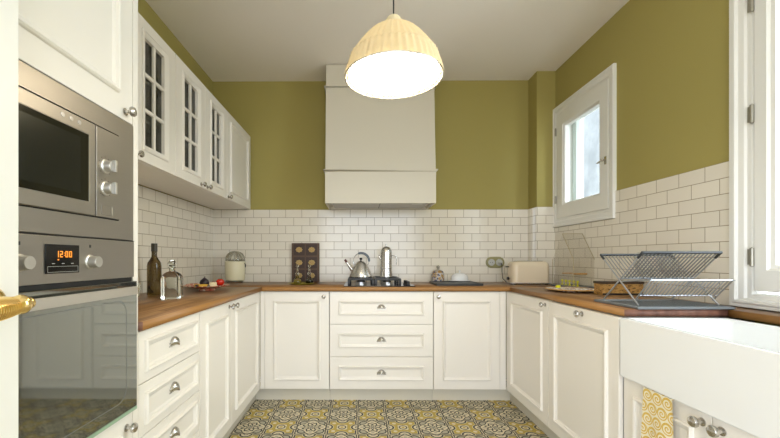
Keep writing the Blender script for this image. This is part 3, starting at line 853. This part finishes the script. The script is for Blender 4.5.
# ------------------------------------------------------------------ carved plaque, cruets, dish
pl = thing('carved_plaque', 'dark carved wooden plaque with six gilt rosettes leaning on the back tiles', 'plaque', (-.504, 3.412, CT))
MB().box((-.128, -.014, 0), (.128, .012, .362), 0, .003).build('frame', 'plaqueframe', pl)
for i in range(2):
    for j in range(3):
        cx, cz = -.058+.116*i, .062+.119*j
        q = MB().box((cx-.052, -.019, cz-.052), (cx+.052, -.0145, cz+.052), 0, .002).build('panel', 'plaque', pl)
        m = MB()
        for a in range(8):
            t = a*PI/4; m.sphere((cx+.021*math.cos(t), -.020, cz+.017*math.sin(t)), .011, 0, (1, .35, .8), 10, 6)
        m.sphere((cx, -.021, cz), .010, 0, (1, .5, 1), 12, 8)
        m.build('rosette', 'rosette', q)
tag(MB().lathe([(0, 0), (.07, 0), (.085, .003), (.112, .011), (.114, .013), (.110, .0135), (.082, .007), (0, .006)], 40, squash=(1, .88)).build('saucer_tray', 'dishyellow'),
    'flat olive-yellow dish under the two cruets', 'dish', None, (-.497, 3.10, CT))
for i, (cx, lab, liq) in enumerate(((-.537, 'clear glass cruet, nearly empty, standing on the left of the olive dish', None), (-.434, 'glass cruet filled with dark vinegar, on the right of the olive dish', 'oil'))):
    q = thing('cruet', lab, 'cruet', (cx, 3.155, CT+.0085), 0, 'oil and vinegar cruets')
    pr = [(0, .0), (.030, 0), (.034, .008), (.033, .022), (.022, .040), (.010, .058), (.009, .066), (.017, .078), (.017, .086), (.009, .098), (.008, .118), (.013, .124), (.012, .128), (.0075, .120)]
    MB().lathe(pr, 28).build('body', 'clear', q)
    MB().lathe([(0, .002), (.028, .002), (.0315, .009), (.0305, .021), (.026, .031 if liq else .012), (0, .031 if liq else .012)], 28).build('liquid', 'oil' if liq else mat('olive_oil', (150, 130, 40), .1), q)
    MB().lathe([(0, .112), (.006, .118), (.004, .130), (.012, .142), (.012, .150), (.005, .160), (0, .162)], 20).build('stopper', 'clear', q)

# ------------------------------------------------------------------ left counter things
b = thing('wine_bottle', 'dark green-brown wine bottle standing by the oven housing', 'bottle', (-1.235, 2.20, CT))
MB().lathe([(0, .012), (.02, .004), (.036, 0), (.039, .004), (.0395, .02), (.0395, .175), (.036, .195), (.024, .215), (.0155, .232), (.0145, .29), (.0165, .292), (.0165, .304), (.0145, .306), (.0145, .309), (.010, .309)], 36).build('body', 'bottle', b)
MB().lathe([(.0150, .262), (.0172, .262), (.0172, .310), (.0, .3105)], 24).build('neck_foil', mat('dark_foil', (58, 52, 42), .4), b)
dcn = thing('glass_decanter', 'square clear glass decanter with a ball stopper in front of the wine bottle', 'decanter', (-1.035, 2.02, CT), 6)
def sqshell(prof, inner):
    t = bmesh.new(); rg = []; N_ = 48
    for r, z, pw in prof:
        ring = []
        for i in range(N_):
            a = 2*PI*i/N_ + PI/48; c_, s_ = math.cos(a), math.sin(a); q = (abs(c_)**pw + abs(s_)**pw)**(-1/pw); ring.append(t.verts.new((r*q*c_, r*q*s_, z)))
        rg.append(ring)
    for A, B in zip(rg, rg[1:]):
        for i in range(N_): t.faces.new((A[i], A[(i+1) % N_], B[(i+1) % N_], B[i]))
    t.faces.new(rg[0][::-1]); return t
m = MB()
m.merge(sqshell([(.040, 0, 6), (.046, .002, 7), (.0475, .008, 7), (.0475, .112, 7), (.0455, .124, 5), (.039, .136, 3.2), (.028, .145, 2.4), (.016, .150, 2), (.0145, .166, 2), (.020, .170, 2), (.020, .174, 2), (.0125, .174, 2), (.0125, .150, 2)], False), 0)
m.build('body', 'clear', dcn)
MB().lathe([(0, .155), (.009, .155), (.0115, .174), (.010, .177), (.018, .183), (.022, .193), (.019, .203), (.010, .210), (0, .212)], 24).build('stopper', 'clear', dcn)
jg = thing('glass_jug', 'clear glass jug half hidden behind the oven housing', 'jug', (-1.02, 1.565, CT))
m = MB().lathe([(0, 0), (.042, 0), (.048, .01), (.052, .05), (.046, .095), (.034, .125), (.036, .15), (.038, .152), (.034, .148), (.032, .125), (.044, .094), (.049, .05), (.045, .012), (0, .006)], 32); m.build('body', 'clear', jg)
MB().tube([(.034, 0, .135), (.062, 0, .13), (.078, 0, .10), (.072, 0, .06), (.05, 0, .045)], .005, 10).build('handle', 'clear', jg)

# plate with food
PZ = CT + .034
MB_pl = MB().lathe([(0, 0), (.052, 0), (.055, .006), (.05, .014), (.07, .020), (.115, .026), (.146, .033), (.148, .036), (.143, .037), (.11, .031), (.06, .027), (0, .026)], 48)
tag(MB_pl.build('serving_plate', 'redplate'), 'red patterned serving plate with fruit on the left worktop', 'plate', None, (-1.055, 2.53, CT))
tag(MB().lathe([(0, 0), (.05, 0), (.09, .010), (.125, .022), (.127, .026), (.122, .026), (.085, .015), (0, .006)], 40).build('side_plate', 'redplate'), 'smaller red-rimmed plate behind the fruit plate', 'plate', None, (-1.19, 2.80, CT))
fz = CT + .0265
def food(name, lab, cat, x, y, z, fn, grp=None):
    q = thing(name, lab, cat, (x, y, z), 0, grp); fn(q); return q
def tomato(q):
    MB().lathe([(0, .003), (.012, 0), (.024, .008), (.029, .022), (.026, .036), (.014, .045), (0, .042)], 24).build('flesh', 'red', q)
    m = MB()
    for a in range(5):
        t = a*2*PI/5; m.tube([(0, 0, .043), (.006*math.cos(t), .006*math.sin(t), .046), (.013*math.cos(t), .013*math.sin(t), .0455)], [.002, .002, .0006], 6)
    m.build('stalk', mat('stalk_green', (70, 96, 40), .6), q)
food('tomato', 'whole red tomato on the right of the fruit plate', 'tomato', -.985, 2.585, fz+.003, tomato)
def fig(q):
    MB().lathe([(0, 0), (.018, .001), (.031, .014), (.033, .026), (.026, .042), (.014, .052), (.006, .058), (0, .062)], 24).build('flesh', 'fig', q)
    MB().tube([(0, 0, .058), (.003, 0, .068)], .003, 8).build('stalk', 'fig', q)
food('fig', 'dark purple fig on the fruit plate', 'fig', -1.085, 2.56, fz, fig)
tag(MB().lathe([(0, .0), (.018, .002), (.024, .014), (.022, .024), (.012, .028), (0, .0285)], 20).build('tomato_half', 'red'), 'small red tomato half between the fig and the whole tomato', 'tomato', None, (-1.035, 2.60, fz+.001))
def wedge(pts, z1): return MB().prism(pts, 0, z1)
tag(wedge([(-.03, -.015), (.03, -.012), (.01, .025)], .018).build('cheese_wedge', 'yellow'), 'bright yellow cheese wedge at the front of the fruit plate', 'cheese', None, (-1.055, 2.485, fz+.001), 10)
tag(wedge([(-.022, -.014), (.026, -.010), (.022, .016), (-.02, .014)], .028).build('cheese_block', 'butter'), 'pale cheese block between the fig and the tomato', 'cheese', None, (-1.018, 2.535, fz+.001), 25)
tag(wedge([(-.02, -.012), (.022, -.012), (0, .02)], .016).build('cheese_wedge', 'yellow'), 'small yellow cheese wedge under the fig', 'cheese', None, (-1.108, 2.505, fz+.001), -20)
for i, (x, y) in enumerate(((-1.080, 2.475), (-1.020, 2.470), (-1.045, 2.512), (-1.100, 2.468))):
    o = MB().sphere((0, 0, .007), .009, 0, (1.15, .9, .8), 12, 8).build('black_olive', 'fig')
    tag(o, 'small black olive beside the cheese on the fruit plate', 'olive', 'black olives on the plate', (x, y, fz+.002))

# citrus juicer
j = thing('citrus_juicer', 'cream cylindrical citrus juicer with clear dome in the far left corner', 'juicer', (-1.128, 3.318, CT))
MB().lathe([(0, 0), (.070, 0), (.072, .004), (.072, .012), (.066, .016), (.058, .020), (0, .020)], 40).build('base', 'chrome', j)
MB().lathe([(0, .0205), (.076, .0205), (.082, .026), (.088, .10), (.0895, .19), (.088, .194), (0, .194)], 48).build('body', 'juicer', j)
MB().lathe([(.0, .195), (.060, .196), (.062, .202), (.044, .208), (.040, .218), (.028, .244), (.010, .258), (0, .260)], 40, (0, 0, 0), 'z', 0, .10, 10).build('reamer', 'chrome', j)
MB().lathe([(.086, .1945), (.086, .21), (.081, .236), (.066, .262), (.042, .279), (.016, .286), (0, .287)], 40).build('dome', 'clear', j)
MB().tube([(.088, -.01, .175), (.097, -.012, .165), (.096, -.012, .14)], .005, 8).build('lever', 'black', j)
MB().tube([(-.055, -.055, .018), (-.085, -.075, .012), (-.095, -.08, .03)], .004, 8).build('spout', 'chrome', j)

# ------------------------------------------------------------------ griddle, jar, butter dish
gd = thing('griddle_plate', 'flat black griddle plate lying on the back worktop right of the hob', 'griddle', (.803, 3.12, CT))
m = MB().rings(-.185, -.17, .37, .34, [(0, 0, 0)], cap=False)
m = MB().box((-.185, -.165, 0), (.185, .165, .012), 0, .003); m.build('plate', 'slate', gd)
m = MB()
for a, b in (((-.185, -.165), (.185, -.15)), ((-.185, .15), (.185, .165)), ((-.185, -.149), (-.17, .149)), ((.17, -.149), (.185, .149))): m.box((a[0], a[1], .0122), (b[0], b[1], .019), 0, .002)
m.build('rim', 'slate', gd)
jr = thing('painted_jar', 'small flower-painted ceramic jar with knob lid behind the griddle', 'jar', (.712, 3.365, CT))
MB().lathe([(0, 0), (.048, 0), (.054, .008), (.055, .078), (.050, .090), (.044, .093), (0, .093)], 36).build('body', 'jar', jr)
ld = MB().lathe([(0, .0935), (.046, .0935), (.047, .100), (.036, .108), (.016, .114), (0, .115)], 36).build('lid', 'jar', jr)
MB().lathe([(0, .113), (.006, .116), (.005, .126), (.015, .138), (.015, .148), (.007, .156), (0, .158)], 20).build('lid_knob', 'screwdark', ld)
bd = thing('butter_dish', 'white porcelain butter dish with domed lid behind the griddle', 'butter dish', (.905, 3.355, CT))
MB().lathe([(0, 0), (.05, 0), (.085, .010), (.098, .018), (.098, .022), (.082, .015), (0, .007)], 40, squash=(1, .62)).build('dish', 'porcelain', bd)
ld = MB().lathe([(.076, .0155), (.075, .05), (.064, .072), (.04, .084), (.012, .089), (0, .089)], 40, squash=(1, .6)).build('lid', 'porcelain', bd)
MB().lathe([(0, .086), (.006, .090), (.005, .097), (.010, .104), (.008, .112), (0, .114)], 20).build('lid_knob', 'porcelain', ld)

# ------------------------------------------------------------------ wall socket
so_ = thing('double_socket', 'olive oval double power socket on the back tiles, one plug inserted', 'socket', (1.251, YB-T-.0005, 1.070))
t = bmesh.new(); R = .052; n = 16; prof = [(0, 0), (0, -.008), (.006, -.011), (.01, -.011)]
lps = []
for ins, y in prof:
    l = []
    for sgn in (1, -1):
        for k2 in range(n+1):
            a = -PI/2 + PI*k2/n + (0 if sgn == 1 else PI)
            l.append(t.verts.new((sgn*.034 + (R-ins)*math.cos(a), y, (R-ins)*math.sin(a))))
    lps.append(l)
for A, B in zip(lps, lps[1:]):
    for i in range(len(A)): t.faces.new((A[i], A[(i+1) % len(A)], B[(i+1) % len(A)], B[i]))
t.faces.new(lps[-1]); t.faces.new(lps[0])
m = MB(); m.merge(t, 0); m.build('face_plate', 'olive', so_)
for sx_ in (-.036, .036):
    q = MB().lathe([(0, .0), (.031, 0), (.031, .005), (.027, .007), (.024, .003), (0, .002)], 28, (sx_, -.0112, 0), 'y').build('socket_insert', 'soft', so_)
    MB().lathe([(0, 0), (.003, 0), (.003, .0005), (0, .0005)], 10, (sx_-.009, -.0134, 0), 'y').lathe([(0, 0), (.003, 0), (.003, .0005), (0, .0005)], 10, (sx_+.009, -.0134, 0), 'y').build('contact_hole', 'dark', q)

# toaster
ts = thing('toaster', 'cream long-slot toaster with chrome base in the right back corner', 'toaster', (1.425, 3.135, CT))
t = bmesh.new(); bmesh.ops.create_cube(t, size=1)
for v in t.verts: v.co = Vector((v.co.x*.312, v.co.y*.15, .018 + (v.co.z+.5)*.178))
bmesh.ops.bevel(t, geom=[e for e in t.edges if any(v.co.z > .1 for v in e.verts)], offset=.042, segments=8, affect='EDGES', profile=.5)
m = MB(); m.merge(t, 0); m.build('body', 'toaster', ts)
MB().box((-.155, -.068, .004), (.155, .068, .0175), 0, .003).build('base', 'chrome', ts)
m = MB()
for x in (-.13, .13):
    for y in (-.05, .05): m.lathe([(0, 0), (.012, 0), (.012, .004), (0, .004)], 12, (x, y, 0))
m.build('foot', 'rubber', ts)
MB().box((-.112, -.032, .1963), (.112, .032, .199), 0, .001).box((-.105, -.03, .1992), (.105, -.008, .1996), 1).box((-.105, .008, .1992), (.105, .03, .1996), 1).build('top_plate', ['chrome', 'dark'], ts)
MB().box((-.190, -.010, .145), (-.1635, .010, .153), 0, .002).build('lever', 'black', ts)
MB().lathe([(0, 0), (.014, 0), (.014, .012), (.011, .015), (0, .015)], 20, (-.176, 0, .05), 'x').build('dial', 'black', ts)
pg = thing('power_plug', 'grey plug and dark cable running from the socket to the toaster', 'plug', (1.287, YB-T-.018, 1.070))
MB().lathe([(0, 0), (.019, 0), (.019, .014), (.013, .020), (.010, .036), (0, .037)], 24, (0, 0, 0), 'y').build('plug_body', 'soft', pg)
MB().tube([(0, -.034, -.002), (.006, -.045, -.03), (.004, -.05, -.085), (.0, -.08, -.145), (.0, -.16, -.172), (-.006, -.24, -.176)][:5], .0032, 8).build('cable', 'rubber', pg)

# ------------------------------------------------------------------ clear house-shaped box
hx = thing('clear_cake_cover', 'transparent gable-shaped cover on a grey tray near the small window', 'cake cover', (1.632, 2.845, CT), 0)
MB().box((-.085, -.16, 0), (.085, .16, .014), 0, .004).build('tray', 'greytray', hx)
m = MB(); a, bq, ez, az_ = .076, .145, .215, .410
vs = {}
def vv(x, y, z): return m.bm.verts.new((x, y, z))
P_ = [vv(-a, -bq, .0145), vv(-a, bq, .0145), vv(-a, bq, ez), vv(-a, 0, az_), vv(-a, -bq, ez)]
Q_ = [vv(a, -bq, .0145), vv(a, bq, .0145), vv(a, bq, ez), vv(a, 0, az_), vv(a, -bq, ez)]
m.bm.faces.new(P_); m.bm.faces.new(Q_[::-1])
for i in (1, 2, 3, 4): m.bm.faces.new((P_[i], Q_[i], Q_[(i+1) % 5], P_[(i+1) % 5]))
m.build('cover', 'acrylic', hx)
m = MB()
for pts in (((-a, -bq, ez), (-a, 0, az_)), ((-a, 0, az_), (a, 0, az_)), ((a, 0, az_), (a, -bq, ez)), ((-a, -bq, .016), (-a, -bq, ez)), ((-a, bq, .016), (-a, bq, ez))): m.tube(pts, .0024, 6)
m.build('cover_edges', mat('acrylic_edge', (176, 160, 122), .3), hx)
MB().tube([(-.05, -.1, .105), (.05, -.1, .105)], .006, 10).tube([(-.05, .05, .105), (.03, .05, .105)], .004, 8).build('wooden_bar', 'oak', hx)
for i in range(5):
    o = MB().lathe([(0, 0), (.010, 0), (.010, .003), (.004, .006), (.004, .022), (.009, .030), (.007, .040), (0, .041)], 12).build('peg', 'lime', hx)
    o.location = (-.03, -.12 + .052*i, .0145)

# dotted plate
pl2 = thing('dotted_plate', 'round white plate with brown flecks and an amber rim before the clear cover', 'plate', (1.408, 2.475, CT))
MB().lathe([(0, 0), (.06, 0), (.065, .006), (.12, .010), (.150, .015), (.150, .018), (.11, .018), (0, .018)], 56).build('dish', 'cookie', pl2)
MB().tube([(.151*math.cos(2*PI*k/56), .151*math.sin(2*PI*k/56), .0165) for k in range(56)], .0035, 8, closed=True).build('rim', 'patina', pl2)
tag(MB().lathe([(0, 0), (.016, .0), (.018, .006), (.012, .016), (0, .018)], 16).build('lemon_piece', 'lime'), 'small yellow lemon piece on the dotted plate', 'lemon', None, (1.37, 2.56, CT+.0185))

# printed box
pb = thing('printed_box', 'ochre and black printed flat box behind the dish rack', 'box', (1.585, 2.275, CT))
MB().box((-.122, -.043, 0), (.122, .043, .066), 0, .003).build('box_base', 'crate', pb)
MB().box((-.125, -.046, .0665), (.125, .046, .080), 0, .002).build('lid', mat('box_lid_brown', (70, 52, 34), .5), pb)
MB().box((-.123, -.0445, .0), (.123, -.0432, .010)).build('printed_band', 'black', pb)

# ------------------------------------------------------------------ dish rack on tray
tr = thing('draining_tray', 'grey draining tray under the folding dish rack by the sink', 'tray', (1.40, 1.74, CT))
m = MB()
m.rings(-.207, -.150, .414, .300, [(0, 0, 0)], cap=False)
m = MB(); poly_lp = []
for ins, z in ((.006, 0), (0, .004), (0, .011), (.003, .013), (.012, .013), (.018, .007)):
    poly_lp.append([m.bm.verts.new(p) for p in ((-.207+ins, -.150+ins, z), (.207-ins, -.150+ins, z), (.207-ins, .150-ins, z), (-.207+ins, .150-ins, z))])
for A, B in zip(poly_lp, poly_lp[1:]):
    for i in range(4): m.bm.faces.new((A[i], A[(i+1) % 4], B[(i+1) % 4], B[i]))
m.bm.faces.new(poly_lp[-1]); m.bm.faces.new(poly_lp[0][::-1])
m.build('tray_body', 'greytray', tr)
m = MB()
for i in range(22): m.box((-.18+.0170*i, -.128, .0072), (-.176+.0170*i, .128, .0095), 0, .0008)
m.build('drain_ribs', 'greytray', tr)
rk = thing('dish_rack', 'folding X-shaped steel wire dish rack standing on the grey tray', 'dish rack', (0, 0, CT))
rx0, rx1 = 1.218, 1.568
zf = .0150; FA = (1.622, zf); TA = (1.873, .238); FB = (1.862, zf); TB = (1.608, .246)
def lerp(p, q, t): return (p[0]+(q[0]-p[0])*t, p[1]+(q[1]-p[1])*t)
ns = 20
for nm, F_, T_, dx_ in (('back_leaning_frame', FA, TA, .0), ('front_leaning_frame', FB, TB, .006)):
    a0, a1 = rx0+dx_, rx1-dx_
    rd = MB().tube([(a0, F_[0], F_[1]), (a0, T_[0], T_[1])], .0034, 8).tube([(a1, F_[0], F_[1]), (a1, T_[0], T_[1])], .0034, 8)
    hp = lerp(F_, T_, .49)
    rd.tube([(a0, hp[0], hp[1]), (a1, hp[0], hp[1])], .003, 8)
    fr = rd.build(nm, 'wire', rk)
    MB().tube([(a0-.002, T_[0], T_[1]), (a1+.002, T_[0], T_[1])], .0062, 10).tube([(a0, *lerp(F_, T_, .9)), (a0, *T_)], .0055, 8).tube([(a1, *lerp(F_, T_, .9)), (a1, *T_)], .0055, 8).build('top_rail', 'wiredark', fr)
    m = MB()
    for i in range(1, ns):
        x = a0 + (a1-a0)*i/ns; m.tube([(x, *hp), (x, *T_)], .0021 if dx_ == 0 else .0029, 6)
    m.build('wire_slats', 'slat', fr)
m = MB(); S0 = (1.597, .127); S1 = (1.688, .030); b0, b1 = 1.252, 1.602
m.tube([(b0, *S0), (b1, *S0)], .0036, 8).tube([(b0, *lerp(S0, S1, .75)), (b1, *lerp(S0, S1, .75))], .003, 8)
for x in (b0, b1): m.tube([(x, *S0), (x, *S1)], .0034, 8)
fr = m.build('lower_shelf', 'wire', rk)
m = MB()
for i in range(1, 21): x = b0+(b1-b0)*i/21; m.tube([(x, *S0), (x, *lerp(S0, S1, .78))], .0027, 6)
m.build('wire_slats', 'wire', fr)
MB().tube([(b1-.002, 1.585, .127), (rx1, 1.71, .115)], .0026, 6).tube([(b0-.002, 1.597, .127), (rx0, 1.72, .115)], .0026, 6).build('shelf_hook', 'wire', fr)
for i, (x, lab) in enumerate(((1.315, 'clear glass plate upright in the left half of the dish rack'), (1.43, 'clear glass plate upright in the right half of the dish rack'))):
    o = MB().lathe([(0, 0), (.045, 0), (.066, .008), (.070, .010), (.066, .011), (.044, .004), (0, .003)], 40).build('glass_plate', 'plateglass')
    tag(o, lab, 'plate', 'glass plates in the rack', (x, 1.735, CT+.118+.062)); o.rotation_euler = (math.radians(8), math.radians(74), 0)

# ------------------------------------------------------------------ light
wd = bpy.data.worlds.new('daylight'); sc.world = wd; wd.use_nodes = True
nt = wd.node_tree; bg = nt.nodes['Background']; bg.inputs[1].default_value = 4.6
g_ = nt.nodes.new('ShaderNodeTexCoord'); sp_ = nt.nodes.new('ShaderNodeSeparateXYZ'); nt.links.new(g_.outputs['Generated'], sp_.inputs[0])
nt.links.new(ramp(nt, V(nt, sp_.outputs[2])*.5 + .5, [(.40, (.46, .46, .46, 1)), (.56, (.86, .94, 1.06, 1))]), bg.inputs[0])
sk = bpy.data.lights.new('window_daylight', 'AREA'); sk.shape = 'RECTANGLE'; sk.size = 1.7; sk.size_y = 1.3; sk.energy = 48; sk.color = (.80, .90, 1)
sko = bpy.data.objects.new('window_daylight', sk); COL.objects.link(sko); sko.location = (2.45, 1.05, 1.95); sko.rotation_euler = (0, PI/2 - .12, 0)
def portal(loc, rot, sx, sy):
    l = bpy.data.lights.new('daylight_portal', 'AREA'); l.shape = 'RECTANGLE'; l.size = sx; l.size_y = sy; l.cycles.is_portal = True
    o = bpy.data.objects.new('daylight_portal', l); COL.objects.link(o); o.location = loc; o.rotation_euler = rot
portal((XR+TH+.01, (W2[0]+W2[1])/2, (W2[2]+W2[3])/2), (0, PI/2, 0), W2[3]-W2[2], W2[1]-W2[0])
portal((XR+TH+.01, (W1[0]+W1[1])/2, (W1[2]+W1[3])/2), (0, PI/2, 0), W1[3]-W1[2], W1[1]-W1[0])
portal((XL-.21, -1.175, 1.175), (0, -PI/2, 0), 2.35, 2.05)  # guides sky light through the added opening in the left wall
portal((.15, YR-.21, 1.175), (PI/2, 0, 0), 2.5, 2.35)  # guides sky light through the added opening in the rear wall

# ------------------------------------------------------------------ camera
cam = bpy.data.cameras.new('camera'); co = bpy.data.objects.new('camera', cam); COL.objects.link(co); sc.camera = co
cam.sensor_width = 36; cam.lens = 368.3/780*36; cam.clip_start = .02
cam.shift_x = (390-356.7)/780; cam.shift_y = (258.3-219)/780
co.location = (0, 0, 1.108); co.rotation_euler = (PI/2, 0, math.atan(.009))
vs_ = sc.view_settings; vs_.view_transform = 'Standard'; vs_.look = 'None'; vs_.gamma = 1; vs_.use_curve_mapping = False; vs_.exposure = 0.58
sc.cycles.max_bounces = 10; sc.cycles.transparent_max_bounces = 16; sc.cycles.sample_clamp_indirect = 6
